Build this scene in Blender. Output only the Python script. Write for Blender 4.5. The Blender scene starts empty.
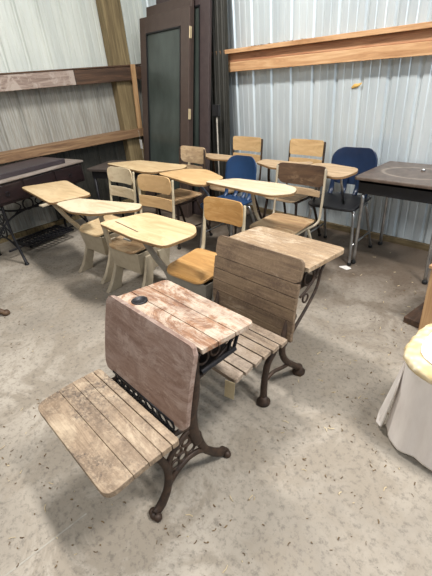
import bpy, bmesh, math, random
from mathutils import Vector, Matrix
random.seed(7)
PI = math.pi
C = bpy.context.scene.collection
sc = bpy.context.scene

# ------------------------------------------------------------------ camera
F_PX = 385.42
cam_d = bpy.data.cameras.new('camera'); cam = bpy.data.objects.new('camera', cam_d); C.objects.link(cam)
cam_d.sensor_fit = 'VERTICAL'; cam_d.sensor_height = 36.0; cam_d.sensor_width = 27.0
cam_d.lens = F_PX / 576 * 36.0
cr = Vector((0.691675, 0.71783172, -0.0793934)); cu = Vector((-0.30599225, 0.39085585, 0.86810163)); cf = Vector((-0.65418227, 0.57615043, -0.48999616))
M = Matrix((cr, cu, -cf)).transposed().to_4x4(); M.translation = Vector((0, 0, 1.46))
cam.matrix_world = M; cam_d.clip_start = 0.02
sc.camera = cam
# ------------------------------------------------------------------ light
sc.view_settings.view_transform = 'Standard'; sc.view_settings.look = 'None'
sc.view_settings.gamma = 1; sc.view_settings.use_curve_mapping = False
sc.view_settings.exposure = 0.0
w = bpy.data.worlds.new('world'); sc.world = w; w.use_nodes = True
w.node_tree.nodes['Background'].inputs[0].default_value = (0.86, 0.93, 1.0, 1)
w.node_tree.nodes['Background'].inputs[1].default_value = 0.13

def area(name, loc, size, power, col, target=None):
    d = bpy.data.lights.new(name, 'AREA'); d.shape = 'RECTANGLE'; d.size, d.size_y = size; d.energy = power; d.color = col
    o = bpy.data.objects.new(name, d); C.objects.link(o); o.location = loc
    if target is not None:
        o.rotation_euler = (Vector(target) - Vector(loc)).to_track_quat('-Z', 'Y').to_euler()
    return o
area('ceiling_lamp_east', (0.75, 1.45, 3.5), (0.8, 0.3), 140, (1.0, 0.955, 0.90))
area('ceiling_lamp_west', (-2.35, 1.5, 3.5), (0.8, 0.3), 118, (1.0, 0.96, 0.91))
area('fill_light_south', (-1.0, -1.8, 3.6), (2.6, 1.4), 125, (1.0, 0.965, 0.92))  # unseen broad fill, enlarged and raised to brighten faces turned towards -y
area('door_daylight', (2.6, 1.0, 2.2), (2.0, 2.0), 60, (0.80, 0.90, 1.0), (-1.5, 3.3, 1.4))

# ------------------------------------------------------------------ materials
def lin(h):
    h = h.lstrip('#'); v = [int(h[i:i+2], 16) / 255 for i in (0, 2, 4)]
    return tuple(x / 12.92 if x <= .04045 else ((x + .055) / 1.055) ** 2.4 for x in v) + (1,)

def newmat(name):
    m = bpy.data.materials.new(name); m.use_nodes = True
    nt = m.node_tree; b = nt.nodes['Principled BSDF']
    return m, nt, b

def node(nt, t, **kw):
    n = nt.nodes.new(t)
    for k, v in kw.items():
        if k.startswith('i_'): n.inputs[int(k[2:])].default_value = v
        else: setattr(n, k, v)
    return n

def coords(nt, scale=(1, 1, 1), rot=(0, 0, 0), loc=(0, 0, 0)):
    tc = node(nt, 'ShaderNodeTexCoord'); mp = node(nt, 'ShaderNodeMapping')
    mp.inputs['Scale'].default_value = scale; mp.inputs['Rotation'].default_value = rot; mp.inputs['Location'].default_value = loc
    nt.links.new(tc.outputs['Object'], mp.inputs[0]); return mp.outputs[0]

def noise(nt, vec, sc_, det=6, rough=.6, dist=0.0):
    n = node(nt, 'ShaderNodeTexNoise'); n.inputs['Scale'].default_value = sc_; n.inputs['Detail'].default_value = det
    n.inputs['Roughness'].default_value = rough; n.inputs['Distortion'].default_value = dist
    nt.links.new(vec, n.inputs['Vector']); return n.outputs['Fac']

def ramp(nt, fac, stops, interp='LINEAR'):
    r = node(nt, 'ShaderNodeValToRGB'); r.color_ramp.interpolation = interp
    els = r.color_ramp.elements
    while len(els) < len(stops): els.new(.5)
    for e, (p, c) in zip(els, stops): e.position = p; e.color = c
    nt.links.new(fac, r.inputs[0]); return r.outputs[0]

def mix(nt, fac, a, b, mode='MIX'):
    n = node(nt, 'ShaderNodeMix', data_type='RGBA', blend_type=mode)
    for sock, v in ((n.inputs[0], fac), (n.inputs[6], a), (n.inputs[7], b)):
        if hasattr(v, 'is_linked') or isinstance(v, bpy.types.NodeSocket): nt.links.new(v, sock)
        else: sock.default_value = v
    return n.outputs[2]

def bump(nt, b, h, strength=.3, dist=.002):
    n = node(nt, 'ShaderNodeBump'); n.inputs['Strength'].default_value = strength; n.inputs['Distance'].default_value = dist
    nt.links.new(h, n.inputs['Height']); nt.links.new(n.outputs[0], b.inputs['Normal'])

W0, W1 = (0, 0, 0, 1), (1, 1, 1, 1)
def wood(name, base, dark, light, wear=None, stain=None, grain=(2, 26, 26), rough=.6, wear_amt=.5, stain_amt=.4, wsc=5, loc=(0, 0, 0), old=0.0):
    """wood with grain running along local X unless grain says otherwise"""
    m, nt, b = newmat(name)
    g = noise(nt, coords(nt, grain, loc=loc), 1.6, 8, .65, 1.2)
    col = ramp(nt, g, [(.3, lin(dark)), (.5, lin(base)), (.72, lin(light))])
    if wear:
        n = noise(nt, coords(nt, (wsc * .5 if grain[0] < 5 else wsc, wsc, wsc), loc=(3.1 + loc[0], .4, 1.7)), 1.5, 10, .82 if old else .72, .6)
        f = ramp(nt, n, [(wear_amt - .03, W0), (wear_amt + .05, W1)])
        col = mix(nt, f, col, lin(wear))
    if stain:
        n = noise(nt, coords(nt, (4, 4, 4), loc=(9 + loc[0], 4.2, 2)), 1.6, 9, .75)
        f = ramp(nt, n, [(stain_amt + .12, W0), (stain_amt + .24, W1)])
        n2 = noise(nt, coords(nt, (60, 60, 60)), 1.5, 4, .7)
        f = mix(nt, ramp(nt, n2, [(.35, W0), (.6, W1)]), W0, f)
        col = mix(nt, f, col, lin(stain))
    if old:   # weathering: fine dark cracks along the grain, speckle and broad grime
        g3 = tuple(x * (1.0 if x == min(grain) else 3.2) for x in grain)
        n = noise(nt, coords(nt, g3, loc=(2, 7, 1)), 2.2, 9, .78, .5)
        col = mix(nt, mix(nt, old, W0, ramp(nt, n, [(.36, W1), (.50, W0)])), col, lin(dark), 'MIX')
        n = noise(nt, coords(nt, (5, 7, 7), loc=(11, 3, 6)), 1.3, 8, .7, .8)
        col = mix(nt, mix(nt, old, W0, ramp(nt, n, [(.46, W0), (.66, W1)])), col, lin(dark), 'MIX')
        n = noise(nt, coords(nt, (1, 1, 1), loc=(1, 2, 6)), 90, 6, .8)
        col = mix(nt, mix(nt, old * .8, W0, ramp(nt, n, [(.52, W0), (.62, W1)])), col, lin(light), 'MIX')
    nt.links.new(col, b.inputs['Base Color']); b.inputs['Roughness'].default_value = rough
    bump(nt, b, g, .35, .0015)
    return m

def metal(name, c, c2=None, metallic=.0, rough=.5, sc_=14):
    m, nt, b = newmat(name)
    n = noise(nt, coords(nt), sc_, 7, .7)
    col = ramp(nt, n, [(.38, lin(c)), (.66, lin(c2 or c))])
    nt.links.new(col, b.inputs['Base Color']); b.inputs['Metallic'].default_value = metallic; b.inputs['Roughness'].default_value = rough
    bump(nt, b, n, .15, .001)
    return m

MT = {}
MT['d1_back'] = wood('red_brown_veneer', '#866e62', '#694f44', '#98837a', wear='#a08d83', grain=(3, 14, 22), wear_amt=.52, wsc=7, rough=.5, old=.45)
MT['d1_top'] = wood('worn_desk_planks', '#8d6548', '#65473a', '#a98568', wear='#bfae9c', grain=(2, 30, 30), wear_amt=.47, wsc=5, old=.55)
MT['d1_seat'] = wood('bleached_stained_planks', '#94806a', '#705e4c', '#ad9981', wear='#b5a38b', stain='#463d38', grain=(2, 24, 24), wear_amt=.54, stain_amt=.34, old=.6)
MT['d2_back'] = wood('grey_brown_planks', '#79654f', '#574639', '#8f7a64', wear='#94836f', grain=(2, 22, 30), wear_amt=.60, old=.7)
MT['d2_top'] = wood('scratched_tan_planks', '#9c8468', '#7b654e', '#b59d7f', wear='#bfae97', grain=(2, 24, 30), wear_amt=.52, old=.6)
MT['d2_seat'] = wood('dry_pale_slats', '#8d7a66', '#5f5042', '#aa9984', wear='#a09080', grain=(2, 34, 34), wear_amt=.5, old=.8)
MT['maple'] = wood('pale_maple_top', '#c8ae86', '#b59a72', '#d6c19b', wear='#d3bd96', grain=(2, 12, 12), wear_amt=.56, rough=.38)
MT['maple_white'] = wood('bleached_maple_top', '#c6b598', '#b19d7c', '#d3c4a8', wear='#d0c2a6', grain=(2, 12, 12), wear_amt=.52, rough=.38)
MT['honey'] = wood('honey_ply', '#c0935a', '#a67b47', '#d2ac74', wear='#b98c52', grain=(2, 16, 16), wear_amt=.58, rough=.36)
MT['honey_top'] = wood('honey_maple_top', '#c8a678', '#b28f62', '#d6b98c', wear='#c2a073', grain=(2, 12, 12), wear_amt=.56, rough=.38)
MT['old_ply'] = wood('faded_tan_ply', '#b09777', '#8f765a', '#c4ae8e', wear='#9a8266', grain=(2, 16, 16), wear_amt=.55)
MT['dark_ply'] = wood('dark_brown_ply', '#4c3727', '#34251a', '#604832', wear='#6c5640', grain=(2, 16, 16), wear_amt=.60)
MT['brown_seat'] = wood('brown_ply_seat', '#9a7c5a', '#7c6146', '#b3966f', wear='#b59c7a', grain=(2, 16, 16), wear_amt=.55)
MT['edge'] = wood('dark_ply_edge', '#8a6a45', '#6d5236', '#9f7f58', grain=(3, 30, 60))
MT['pine'] = wood('orange_pine', '#c3986e', '#9c7049', '#dab88f', grain=(1.2, 16, 16), rough=.65)
MT['pine_red'] = wood('reddish_pine', '#b07f5d', '#8a5c42', '#c69a76', grain=(1.2, 16, 16), rough=.65)
MT['post'] = wood('olive_treated_lumber', '#7b6b4c', '#584b33', '#958562', grain=(14, 14, 1.0), rough=.8)
MT['sill'] = wood('dirty_sill_lumber', '#5f5138', '#3f3526', '#766749', grain=(2, 14, 14), rough=.85)
MT['ledge'] = wood('brown_ledge_lumber', '#84664a', '#5a4230', '#a28765', grain=(14, 1.2, 14), rough=.75)
MT['grey_board'] = wood('weathered_grey_board', '#8d7c72', '#6a594f', '#b7aaa0', wear='#a79a90', grain=(14, 1.4, 14), wear_amt=.5, rough=.8)
MT['rot_board'] = wood('dark_reddish_board', '#4a3628', '#2c2018', '#6a4e3a', grain=(14, 1.4, 20), rough=.75)
MT['stick'] = wood('tan_pine_stick', '#b08a62', '#8f6c49', '#c6a47a', grain=(16, 16, 1.4))
MT['door'] = metal('dark_brown_paint', '#463a35', '#4e413b', 0, .45)
MT['door2'] = metal('purple_brown_paint', '#403636', '#4b403f', 0, .5)
MT['iron'] = metal('rusty_cast_iron', '#2f2621', '#4d3b2f', .35, .55, 30)
MT['black_iron'] = metal('black_cast_iron', '#17171a', '#26262c', .4, .45, 30)
MT['taupe'] = metal('taupe_enamel_steel', '#b0a58f', '#a09480', 0, .42)
MT['cream_steel'] = metal('cream_enamel_steel', '#c4b99f', '#aea287', 0, .42)
MT['grey_steel'] = metal('grey_enamel_steel', '#8b8880', '#7d7a72', .2, .4)
MT['chrome'] = metal('dull_chrome', '#9a9a9a', '#c2c2c2', .9, .28)
MT['black'] = metal('black_plastic', '#141416', '#1c1c20', 0, .5)
MT['navy'] = metal('navy_plastic', '#1c3657', '#223f65', 0, .38, 5)
MT['navy_dark'] = metal('dark_navy_plastic', '#15253f', '#1b2e4c', 0, .35, 5)
MT['dark_table'] = metal('dark_worn_table', '#39312e', '#4d4540', 0, .5, 8)
MT['maroon'] = wood('dark_mahogany', '#1f1315', '#140c0e', '#2c1b1d', grain=(2, 16, 16), rough=.4)
MT['purple_lid'] = wood('dusty_plum_lid', '#352e33', '#282327', '#473f45', wear='#4e474b', grain=(2, 12, 12), wear_amt=.6, rough=.45)
MT['pale_top'] = wood('dusty_pale_veneer', '#8a8078', '#6c6159', '#a59c94', grain=(2, 12, 12))
MT['paper'] = metal('white_paper', '#e8e6e2', '#dcdad6', 0, .8)
MT['paper_tan'] = metal('aged_paper_tag', '#c6b694', '#b5a482', 0, .8)
MT['string'] = metal('grey_string', '#a9a49a', '#8f8a80', 0, .8)
MT['rubber'] = metal('black_rubber', '#101010', '#181818', 0, .7)
MT['book'] = metal('worn_book_covers', '#8b8478', '#5c564e', 0, .7)
MT['leaf'] = metal('dry_leaf_litter', '#5a4632', '#75603f', 0, .9)
MT['straw'] = metal('pale_straw_litter', '#b7a483', '#cbbd9f', 0, .9)
MT['foam'] = metal('yellow_spray_foam', '#d8b46a', '#caa258', 0, .8)
MT['barn_dark'] = metal('dark_sheet_steel', '#33332f', '#3d3c37', .2, .55)

def mat_glass():
    m, nt, b = newmat('dusty_dark_glass')
    n = noise(nt, coords(nt, (2, 2, 1)), 2.0, 6, .6)
    nt.links.new(ramp(nt, n, [(.35, lin('#3a413d')), (.7, lin('#4a524e'))]), b.inputs['Base Color'])
    b.inputs['Roughness'].default_value = .22; b.inputs['Metallic'].default_value = 0
    return m
MT['glass'] = mat_glass()

def mat_bigtop():
    m, nt, b = newmat('dark_laminate_with_scuff_ring')
    n = noise(nt, coords(nt, (6, 6, 6)), 3.0, 7, .7)
    col = ramp(nt, n, [(.35, lin('#4c4038')), (.65, lin('#66584e'))])
    v = coords(nt, (3.6, 5.6, 1), loc=(-.02 * 3.6, .02, 0))
    sp = node(nt, 'ShaderNodeSeparateXYZ'); nt.links.new(v, sp.inputs[0])
    cx = node(nt, 'ShaderNodeCombineXYZ'); nt.links.new(sp.outputs[0], cx.inputs[0]); nt.links.new(sp.outputs[1], cx.inputs[1])
    ln = node(nt, 'ShaderNodeVectorMath', operation='LENGTH'); nt.links.new(cx.outputs[0], ln.inputs[0])
    f = ramp(nt, ln.outputs['Value'], [(.80, W0), (.86, W1), (.90, W1), (.96, W0)])
    f2 = mix(nt, ramp(nt, n, [(.4, W0), (.6, W1)]), mix(nt, .55, W0, f), f)
    col = mix(nt, f2, col, lin('#8f8375'))
    nt.links.new(col, b.inputs['Base Color']); b.inputs['Roughness'].default_value = .38
    return m
MT['big_top'] = mat_bigtop()

def mat_floor():
    m, nt, b = newmat('dusty_concrete')
    v = coords(nt)
    n1 = noise(nt, v, 1.1, 8, .62, .4); n2 = noise(nt, v, 38, 8, .75); n3 = noise(nt, coords(nt, loc=(5, 3, 0)), 3.2, 9, .7, .8)
    col = ramp(nt, n1, [(.32, lin('#7f786e')), (.5, lin('#9a9286')), (.68, lin('#afa79b'))])
    col = mix(nt, ramp(nt, n3, [(.47, W0), (.57, W1)]), col, lin('#8f8679'))
    col = mix(nt, mix(nt, .55, W0, ramp(nt, n2, [(.36, W1), (.5, W0)])), col, lin('#565049'))
    # brown dirt towards the back wall, deepened as painted shade under the rear rows
    sp = node(nt, 'ShaderNodeSeparateXYZ'); nt.links.new(v, sp.inputs[0])
    ad = node(nt, 'ShaderNodeMath', operation='MULTIPLY_ADD'); nt.links.new(n3, ad.inputs[0]); ad.inputs[1].default_value = 1.2; nt.links.new(sp.outputs[1], ad.inputs[2])
    f = ramp(nt, node_div(nt, ad.outputs[0], 5.0), [(.46, W0), (.66, W1)])
    col = mix(nt, mix(nt, .85, W0, f), col, lin('#4c3d2f'))
    vo = node(nt, 'ShaderNodeTexVoronoi'); vo.feature = 'F1'; vo.inputs['Scale'].default_value = 30; nt.links.new(v, vo.inputs['Vector'])
    col = mix(nt, ramp(nt, vo.outputs['Distance'], [(.03, W1), (.07, W0)]), col, lin('#4b4036'))
    nt.links.new(col, b.inputs['Base Color']); b.inputs['Roughness'].default_value = .72
    bump(nt, b, n2, .35, .003)
    return m
def node_div(nt, s, d):
    n = node(nt, 'ShaderNodeMath', operation='DIVIDE'); nt.links.new(s, n.inputs[0]); n.inputs[1].default_value = d; return n.outputs[0]
MT['floor'] = mat_floor()

def mat_siding(name, c1, c2, metallic, rough):
    m, nt, b = newmat(name)
    n = noise(nt, coords(nt, (3, 3, .35)), 2.2, 6, .6)
    n2 = noise(nt, coords(nt, (30, 30, 2)), 2.2, 4, .6)
    col = ramp(nt, n, [(.35, lin(c1)), (.65, lin(c2))])
    col = mix(nt, mix(nt, .2, W0, ramp(nt, n2, [(.4, W0), (.6, W1)])), col, lin('#d9e2e2'))
    nt.links.new(col, b.inputs['Base Color']); b.inputs['Metallic'].default_value = metallic; b.inputs['Roughness'].default_value = rough
    bump(nt, b, n, .2, .004)
    return m
MT['siding_back'] = mat_siding('blue_white_steel_siding', '#c0cbd1', '#d8e1e5', .35, .33)
MT['siding_left'] = mat_siding('grey_white_steel_siding', '#bcc1bb', '#d0d4cc', .10, .5)

def mat_skirt():
    m, nt, b = newmat('white_cotton_slipcover')
    n = noise(nt, coords(nt, (9, 9, 2)), 1.5, 6, .6); n2 = noise(nt, coords(nt), 160, 2, .5)
    nt.links.new(ramp(nt, n, [(.35, lin('#d8d0ca')), (.65, lin('#e8e2dc'))]), b.inputs['Base Color']); b.inputs['Roughness'].default_value = .9
    bump(nt, b, n2, .2, .001); return m
MT['skirt'] = mat_skirt()
def mat_cushion():
    m, nt, b = newmat('cream_chenille')
    vo = node(nt, 'ShaderNodeTexVoronoi'); vo.feature = 'SMOOTH_F1'; vo.inputs['Scale'].default_value = 34
    nt.links.new(coords(nt), vo.inputs['Vector'])
    nt.links.new(ramp(nt, vo.outputs['Distance'], [(.1, lin('#e8dbbd')), (.6, lin('#cfb988'))]), b.inputs['Base Color']); b.inputs['Roughness'].default_value = .95
    inv = ramp(nt, vo.outputs['Distance'], [(0, W1), (.6, W0)])
    bump(nt, b, inv, .8, .006); return m
MT['cushion'] = mat_cushion()

# ------------------------------------------------------------------ mesh helpers
def NB(): return bmesh.new()

def obj(name, bm, mat, parent=None, smooth=False, bevel=0, solid=0, sub=0):
    bmesh.ops.recalc_face_normals(bm, faces=bm.faces)
    me = bpy.data.meshes.new(name); bm.to_mesh(me); bm.free()
    o = bpy.data.objects.new(name, me); C.objects.link(o)
    me.materials.append(MT[mat] if isinstance(mat, str) else mat)
    if smooth:
        for p in me.polygons: p.use_smooth = True
    if solid:
        md = o.modifiers.new('solid', 'SOLIDIFY'); md.thickness = solid; md.offset = 0
    if bevel:
        md = o.modifiers.new('bevel', 'BEVEL'); md.width = bevel; md.segments = 2; md.limit_method = 'ANGLE'; md.angle_limit = .6
    if sub:
        md = o.modifiers.new('sub', 'SUBSURF'); md.levels = sub; md.render_levels = sub
    if parent: o.parent = parent
    return o

def thing(name, label, cat, loc=(0, 0, 0), rotz=0, group=None):
    o = bpy.data.objects.new(name, None); C.objects.link(o); o.empty_display_size = .1
    o.location = loc; o.rotation_euler = (0, 0, rotz); o['label'] = label; o['category'] = cat
    if group: o['group'] = group
    return o
def tag(o, label, cat, group=None, kind=None):
    o['label'] = label; o['category'] = cat
    if group: o['group'] = group
    if kind: o['kind'] = kind
    return o
def struct(name, bm, mat, label=None, **kw):
    o = obj(name, bm, mat, **kw); o['kind'] = 'structure'
    if label: o['label'] = label; o['category'] = name.split('_')[0]
    return o

def box(bm, lo, hi, mtx=None):
    vs = [bm.verts.new(Vector((x, y, z))) for x in (lo[0], hi[0]) for y in (lo[1], hi[1]) for z in (lo[2], hi[2])]
    if mtx is not None:
        for v in vs: v.co = mtx @ v.co
    for f in ((0, 1, 3, 2), (4, 6, 7, 5), (0, 4, 5, 1), (2, 3, 7, 6), (0, 2, 6, 4), (1, 5, 7, 3)):
        bm.faces.new([vs[i] for i in f])
    return vs

def bar(bm, a, b, wx, wy, up=(0, 0, 1)):
    """box beam from a to b with cross section wx (side) x wy"""
    a, b = Vector(a), Vector(b); d = b - a; L = d.length; d.normalize()
    s = d.cross(Vector(up))
    if s.length < 1e-4: s = Vector((1, 0, 0))
    s.normalize(); t = s.cross(d)
    m = Matrix((s, t, d)).transposed().to_4x4(); m.translation = a
    box(bm, (-wx / 2, -wy / 2, 0), (wx / 2, wy / 2, L), m)

def catmull(pts, n=6):
    P = [Vector(p) for p in pts]; out = []
    Q = [P[0]] + P + [P[-1]]
    for i in range(1, len(Q) - 2):
        p0, p1, p2, p3 = Q[i-1:i+3]
        for k in range(n):
            t = k / n
            out.append(.5 * ((2*p1) + (p2-p0)*t + (2*p0-5*p1+4*p2-p3)*t*t + (3*p1-p0-3*p2+p3)*t**3))
    out.append(P[-1]); return out

def tube(bm, pts, r, seg=10, smoothn=5, flat=None, closed=False):
    """swept tube; r number or list per input point; flat=(axis Vector, factor) scales the section along axis"""
    n_in = len(pts)
    rr = r if isinstance(r, (list, tuple)) else [r] * n_in
    if smoothn > 1 and n_in > 2:
        pp = catmull([Vector(p) for p in pts], smoothn)
        R = []
        for i in range(n_in - 1):
            for k in range(smoothn): R.append(rr[i] + (rr[i+1] - rr[i]) * k / smoothn)
        R.append(rr[-1])
    else: pp = [Vector(p) for p in pts]; R = list(rr)
    rings = []; prev = None
    for i, p in enumerate(pp):
        if closed: d = pp[(i+1) % len(pp)] - pp[i-1]
        else: d = pp[min(i+1, len(pp)-1)] - pp[max(i-1, 0)]
        d.normalize()
        ref = prev if prev is not None else (Vector((1, 0, 0)) if abs(d.x) < .8 else Vector((0, 0, 1)))
        s = (ref - d * ref.dot(d)); s.normalize(); t = d.cross(s); prev = s
        ring = []
        for k in range(seg):
            a = 2 * PI * k / seg; off = (s * math.cos(a) + t * math.sin(a)) * R[i]
            if flat: ax = Vector(flat[0]); off = off + ax * (off.dot(ax)) * (flat[1] - 1)
            ring.append(bm.verts.new(p + off))
        rings.append(ring)
    m = len(rings)
    for i in range(m if closed else m - 1):
        a, b = rings[i], rings[(i+1) % m]
        for k in range(seg): bm.faces.new((a[k], a[(k+1) % seg], b[(k+1) % seg], b[k]))
    if not closed:
        bm.faces.new(rings[0][::-1]); bm.faces.new(rings[-1])

def ring(bm, c, rad, r, axis='x', n=18, seg=8):
    pts = []
    for k in range(n):
        a = 2 * PI * k / n; u, v = rad * math.cos(a), rad * math.sin(a)
        pts.append((c[0], c[1]+u, c[2]+v) if axis == 'x' else ((c[0]+u, c[1]+v, c[2]) if axis == 'z' else (c[0]+u, c[1], c[2]+v)))
    tube(bm, pts, r, seg, 1, closed=True)

def lathe(bm, prof, c=(0, 0, 0), seg=20):
    rings = []
    for r, z in prof:
        rings.append([bm.verts.new((c[0] + r*math.cos(2*PI*k/seg), c[1] + r*math.sin(2*PI*k/seg), c[2] + z)) for k in range(seg)])
    for a, b in zip(rings, rings[1:]):
        for k in range(seg): bm.faces.new((a[k], a[(k+1) % seg], b[(k+1) % seg], b[k]))
    bm.faces.new(rings[0][::-1]); bm.faces.new(rings[-1])

def round_poly(pts, r, n=5):
    """round the corners of a 2-D polygon; r number or list"""
    out = []; N = len(pts)
    for i in range(N):
        p = Vector(pts[i][:2]); a = Vector(pts[i-1][:2]); b = Vector(pts[(i+1) % N][:2])
        rr = r[i] if isinstance(r, (list, tuple)) else r
        da, db = a - p, b - p; rr_ = min(rr, da.length * .45, db.length * .45)
        if rr_ < 1e-4: out.append(p); continue
        A, B = p + da.normalized() * rr_, p + db.normalized() * rr_
        for k in range(n + 1):
            t = k / n; out.append(A*(1-t)**2 + p*2*t*(1-t) + B*t*t)
    return out

def prism(bm, poly, z0, z1, zf=None):
    """extrude a 2-D polygon between z0 and z1; zf(x,y) adds a height"""
    f = zf or (lambda x, y: 0)
    lo = [bm.verts.new((p[0], p[1], z0 + f(p[0], p[1]))) for p in poly]
    hi = [bm.verts.new((p[0], p[1], z1 + f(p[0], p[1]))) for p in poly]
    n = len(poly)
    bm.faces.new(lo[::-1]); bm.faces.new(hi)
    for i in range(n): bm.faces.new((lo[i], lo[(i+1) % n], hi[(i+1) % n], hi[i]))

def panel(bm, w0, w1, h, thick, curve=0.0, cr_=.03, nu=14, nv=12, mtx=None, x_axis=True, vcurve=0.0):
    """bent rounded board standing up: width w0 at the bottom to w1 at the top, height h, concave towards -y"""
    def hw(v):
        base = (w0 + (w1 - w0) * v) / 2; z = v * h
        for d in (z, h - z):
            if d < cr_: base -= cr_ - math.sqrt(max(cr_**2 - (cr_ - d)**2, 0))
        return base
    vs_ = [0, .004, .02] + [i / nv for i in range(1, nv)] + [.98, .996, 1]
    vs_ = sorted(set(vs_)); G = {}
    for side in (0, 1):
        for j, v in enumerate(vs_):
            H = hw(v)
            for i in range(nu + 1):
                u = -1 + 2 * i / nu; x = u * H
                y = curve * (1 - (x / (max(w0, w1) / 2))**2) + (thick if side else 0) + vcurve * (4 * v * (1 - v))
                co = Vector((x, y, v * h))
                G[side, j, i] = bm.verts.new(mtx @ co if mtx is not None else co)
    J = len(vs_)
    for j in range(J - 1):
        for i in range(nu):
            bm.faces.new((G[0, j, i], G[0, j, i+1], G[0, j+1, i+1], G[0, j+1, i]))
            bm.faces.new((G[1, j, i], G[1, j+1, i], G[1, j+1, i+1], G[1, j, i+1]))
    for j in range(J - 1):
        for i in (0, nu):
            q = (G[0, j, i], G[0, j+1, i], G[1, j+1, i], G[1, j, i]); bm.faces.new(q if i == 0 else q[::-1])
    for i in range(nu):
        for j in (0, J - 1):
            q = (G[0, j, i], G[1, j, i], G[1, j, i+1], G[0, j, i+1]); bm.faces.new(q if j == 0 else q[::-1])

def lean(loc, ang, rz=0):
    return Matrix.Translation(Vector(loc)) @ Matrix.Rotation(rz, 4, 'Z') @ Matrix.Rotation(ang, 4, 'X')

# ------------------------------------------------------------------ room
XL, YB = -4.6, 3.3
def ribbed(bm, a, b, z0, z1, outward, pitch=.229, depth=.018, start=.1):
    """corrugated sheet from a to b; ribs pushed outwards (away from the room), small stiffening ribs between"""
    a, b = Vector(a), Vector(b); L = (b - a).length; d = (b - a) / L; o = Vector(outward)
    prof = [(0, 0)]; s = start
    while s < L - .06:
        prof += [(s - .022, 0), (s - .009, depth), (s + .009, depth), (s + .022, 0)]
        for m in (.075, .150):
            if s + m + .01 < L: prof += [(s + m - .010, 0), (s + m - .005, .004), (s + m + .005, .004), (s + m + .010, 0)]
        s += pitch
    prof.append((L, 0))
    cols = []
    for s, dd in prof:
        p = a + d * s + o * dd
        cols.append((bm.verts.new((p.x, p.y, z0)), bm.verts.new((p.x, p.y, z1))))
    for (p, q), (r_, s_) in zip(cols, cols[1:]): bm.faces.new((p, r_, s_, q))

bm = NB(); box(bm, (-6, -4, -.1), (4, 4, 0)); struct('floor', bm, 'floor', 'dusty grey concrete floor scattered with leaf bits')
bm = NB(); ribbed(bm, (XL, YB, 0), (3.2, YB, 0), 0, 3.7, (0, 1, 0), start=.11); struct('wall_back', bm, 'siding_back', 'blue-white ribbed steel siding wall behind the chairs')
bm = NB(); ribbed(bm, (XL, -3.5, 0), (XL, YB, 0), 0.0, 3.7, (-1, 0, 0), start=.03); struct('wall_left', bm, 'siding_left', 'grey-white ribbed steel siding wall on the left')
bm = NB(); ribbed(bm, (XL + .026, 1.62, 0), (XL + .026, YB, 0), 0.06, .80, (-1, 0, 0), start=.03, depth=.010); struct('trim_1', bm, 'barn_dark', 'dark ribbed layer over the wall below the ledge')  # dark layer put over the siding to darken the wall below the ledge
MT['siding_lower'] = mat_siding('lower_grey_sheet', '#85827a', '#99958b', .05, .6)  # greyer layer over the lower left wall, darker than the siding above
bm = NB(); ribbed(bm, (XL + .012, -3.5, 0), (XL + .012, YB, 0), .06, 1.50, (-1, 0, 0), start=.03, depth=.016); struct('trim_10', bm, 'siding_lower', 'grey ribbed sheet on the left wall below the shelf board')
bm = NB(); box(bm, (XL, -3.5, 0), (XL + .05, YB, .05)); struct('baseboard_left', bm, 'post')
bm = NB(); box(bm, (XL, YB - .035, 0), (3.2, YB, .05)); struct('baseboard_back', bm, 'sill')
# post on the left wall, two planks nailed together
bm = NB(); box(bm, (XL + .005, 2.69, .05), (XL + .13, 2.81, 3.7)); box(bm, (XL + .005, 2.813, .05), (XL + .12, 2.93, 3.7)); struct('trim_2', bm, 'post', 'upright olive-tan lumber post on the left wall', bevel=.004)
# girts
bm = NB(); box(bm, (XL + .135, -3.5, 1.445), (XL + .175, 2.17, 1.585)); struct('trim_3', bm, 'grey_board', 'weathered pale grey shelf board along the left wall', bevel=.004)
bm = NB(); box(bm, (XL + .135, 2.175, 1.440), (XL + .175, 3.1, 1.580)); struct('trim_4', bm, 'rot_board', 'dark reddish brown board continuing the shelf to the doors', bevel=.004)
bm = NB(); box(bm, (XL + .005, -3.5, 1.585), (XL + .18, 3.1, 1.600)); struct('trim_5', bm, 'rot_board', bevel=.003)
bm = NB(); box(bm, (XL + .005, -3.5, .815), (XL + .20, 2.95, .905)); struct('trim_6', bm, 'ledge', 'thick brown lumber ledge below the shelf on the left wall', bevel=.006)
bm = NB(); box(bm, (-3.38, YB - .145, 1.592), (3.2, YB - .002, 1.628)); struct('trim_7', bm, 'pine', 'pale pine plank lying flat on the back wall girt', bevel=.003)
bm = NB(); box(bm, (-3.38, YB - .095, 1.520), (3.2, YB - .002, 1.590)); struct('trim_8', bm, 'pine_red', bevel=.003)
bm = NB(); box(bm, (-3.33, YB - .105, 1.435), (3.2, YB - .002, 1.519)); struct('trim_9', bm, 'pine', 'lower orange pine girt across the back wall', bevel=.003)

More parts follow.
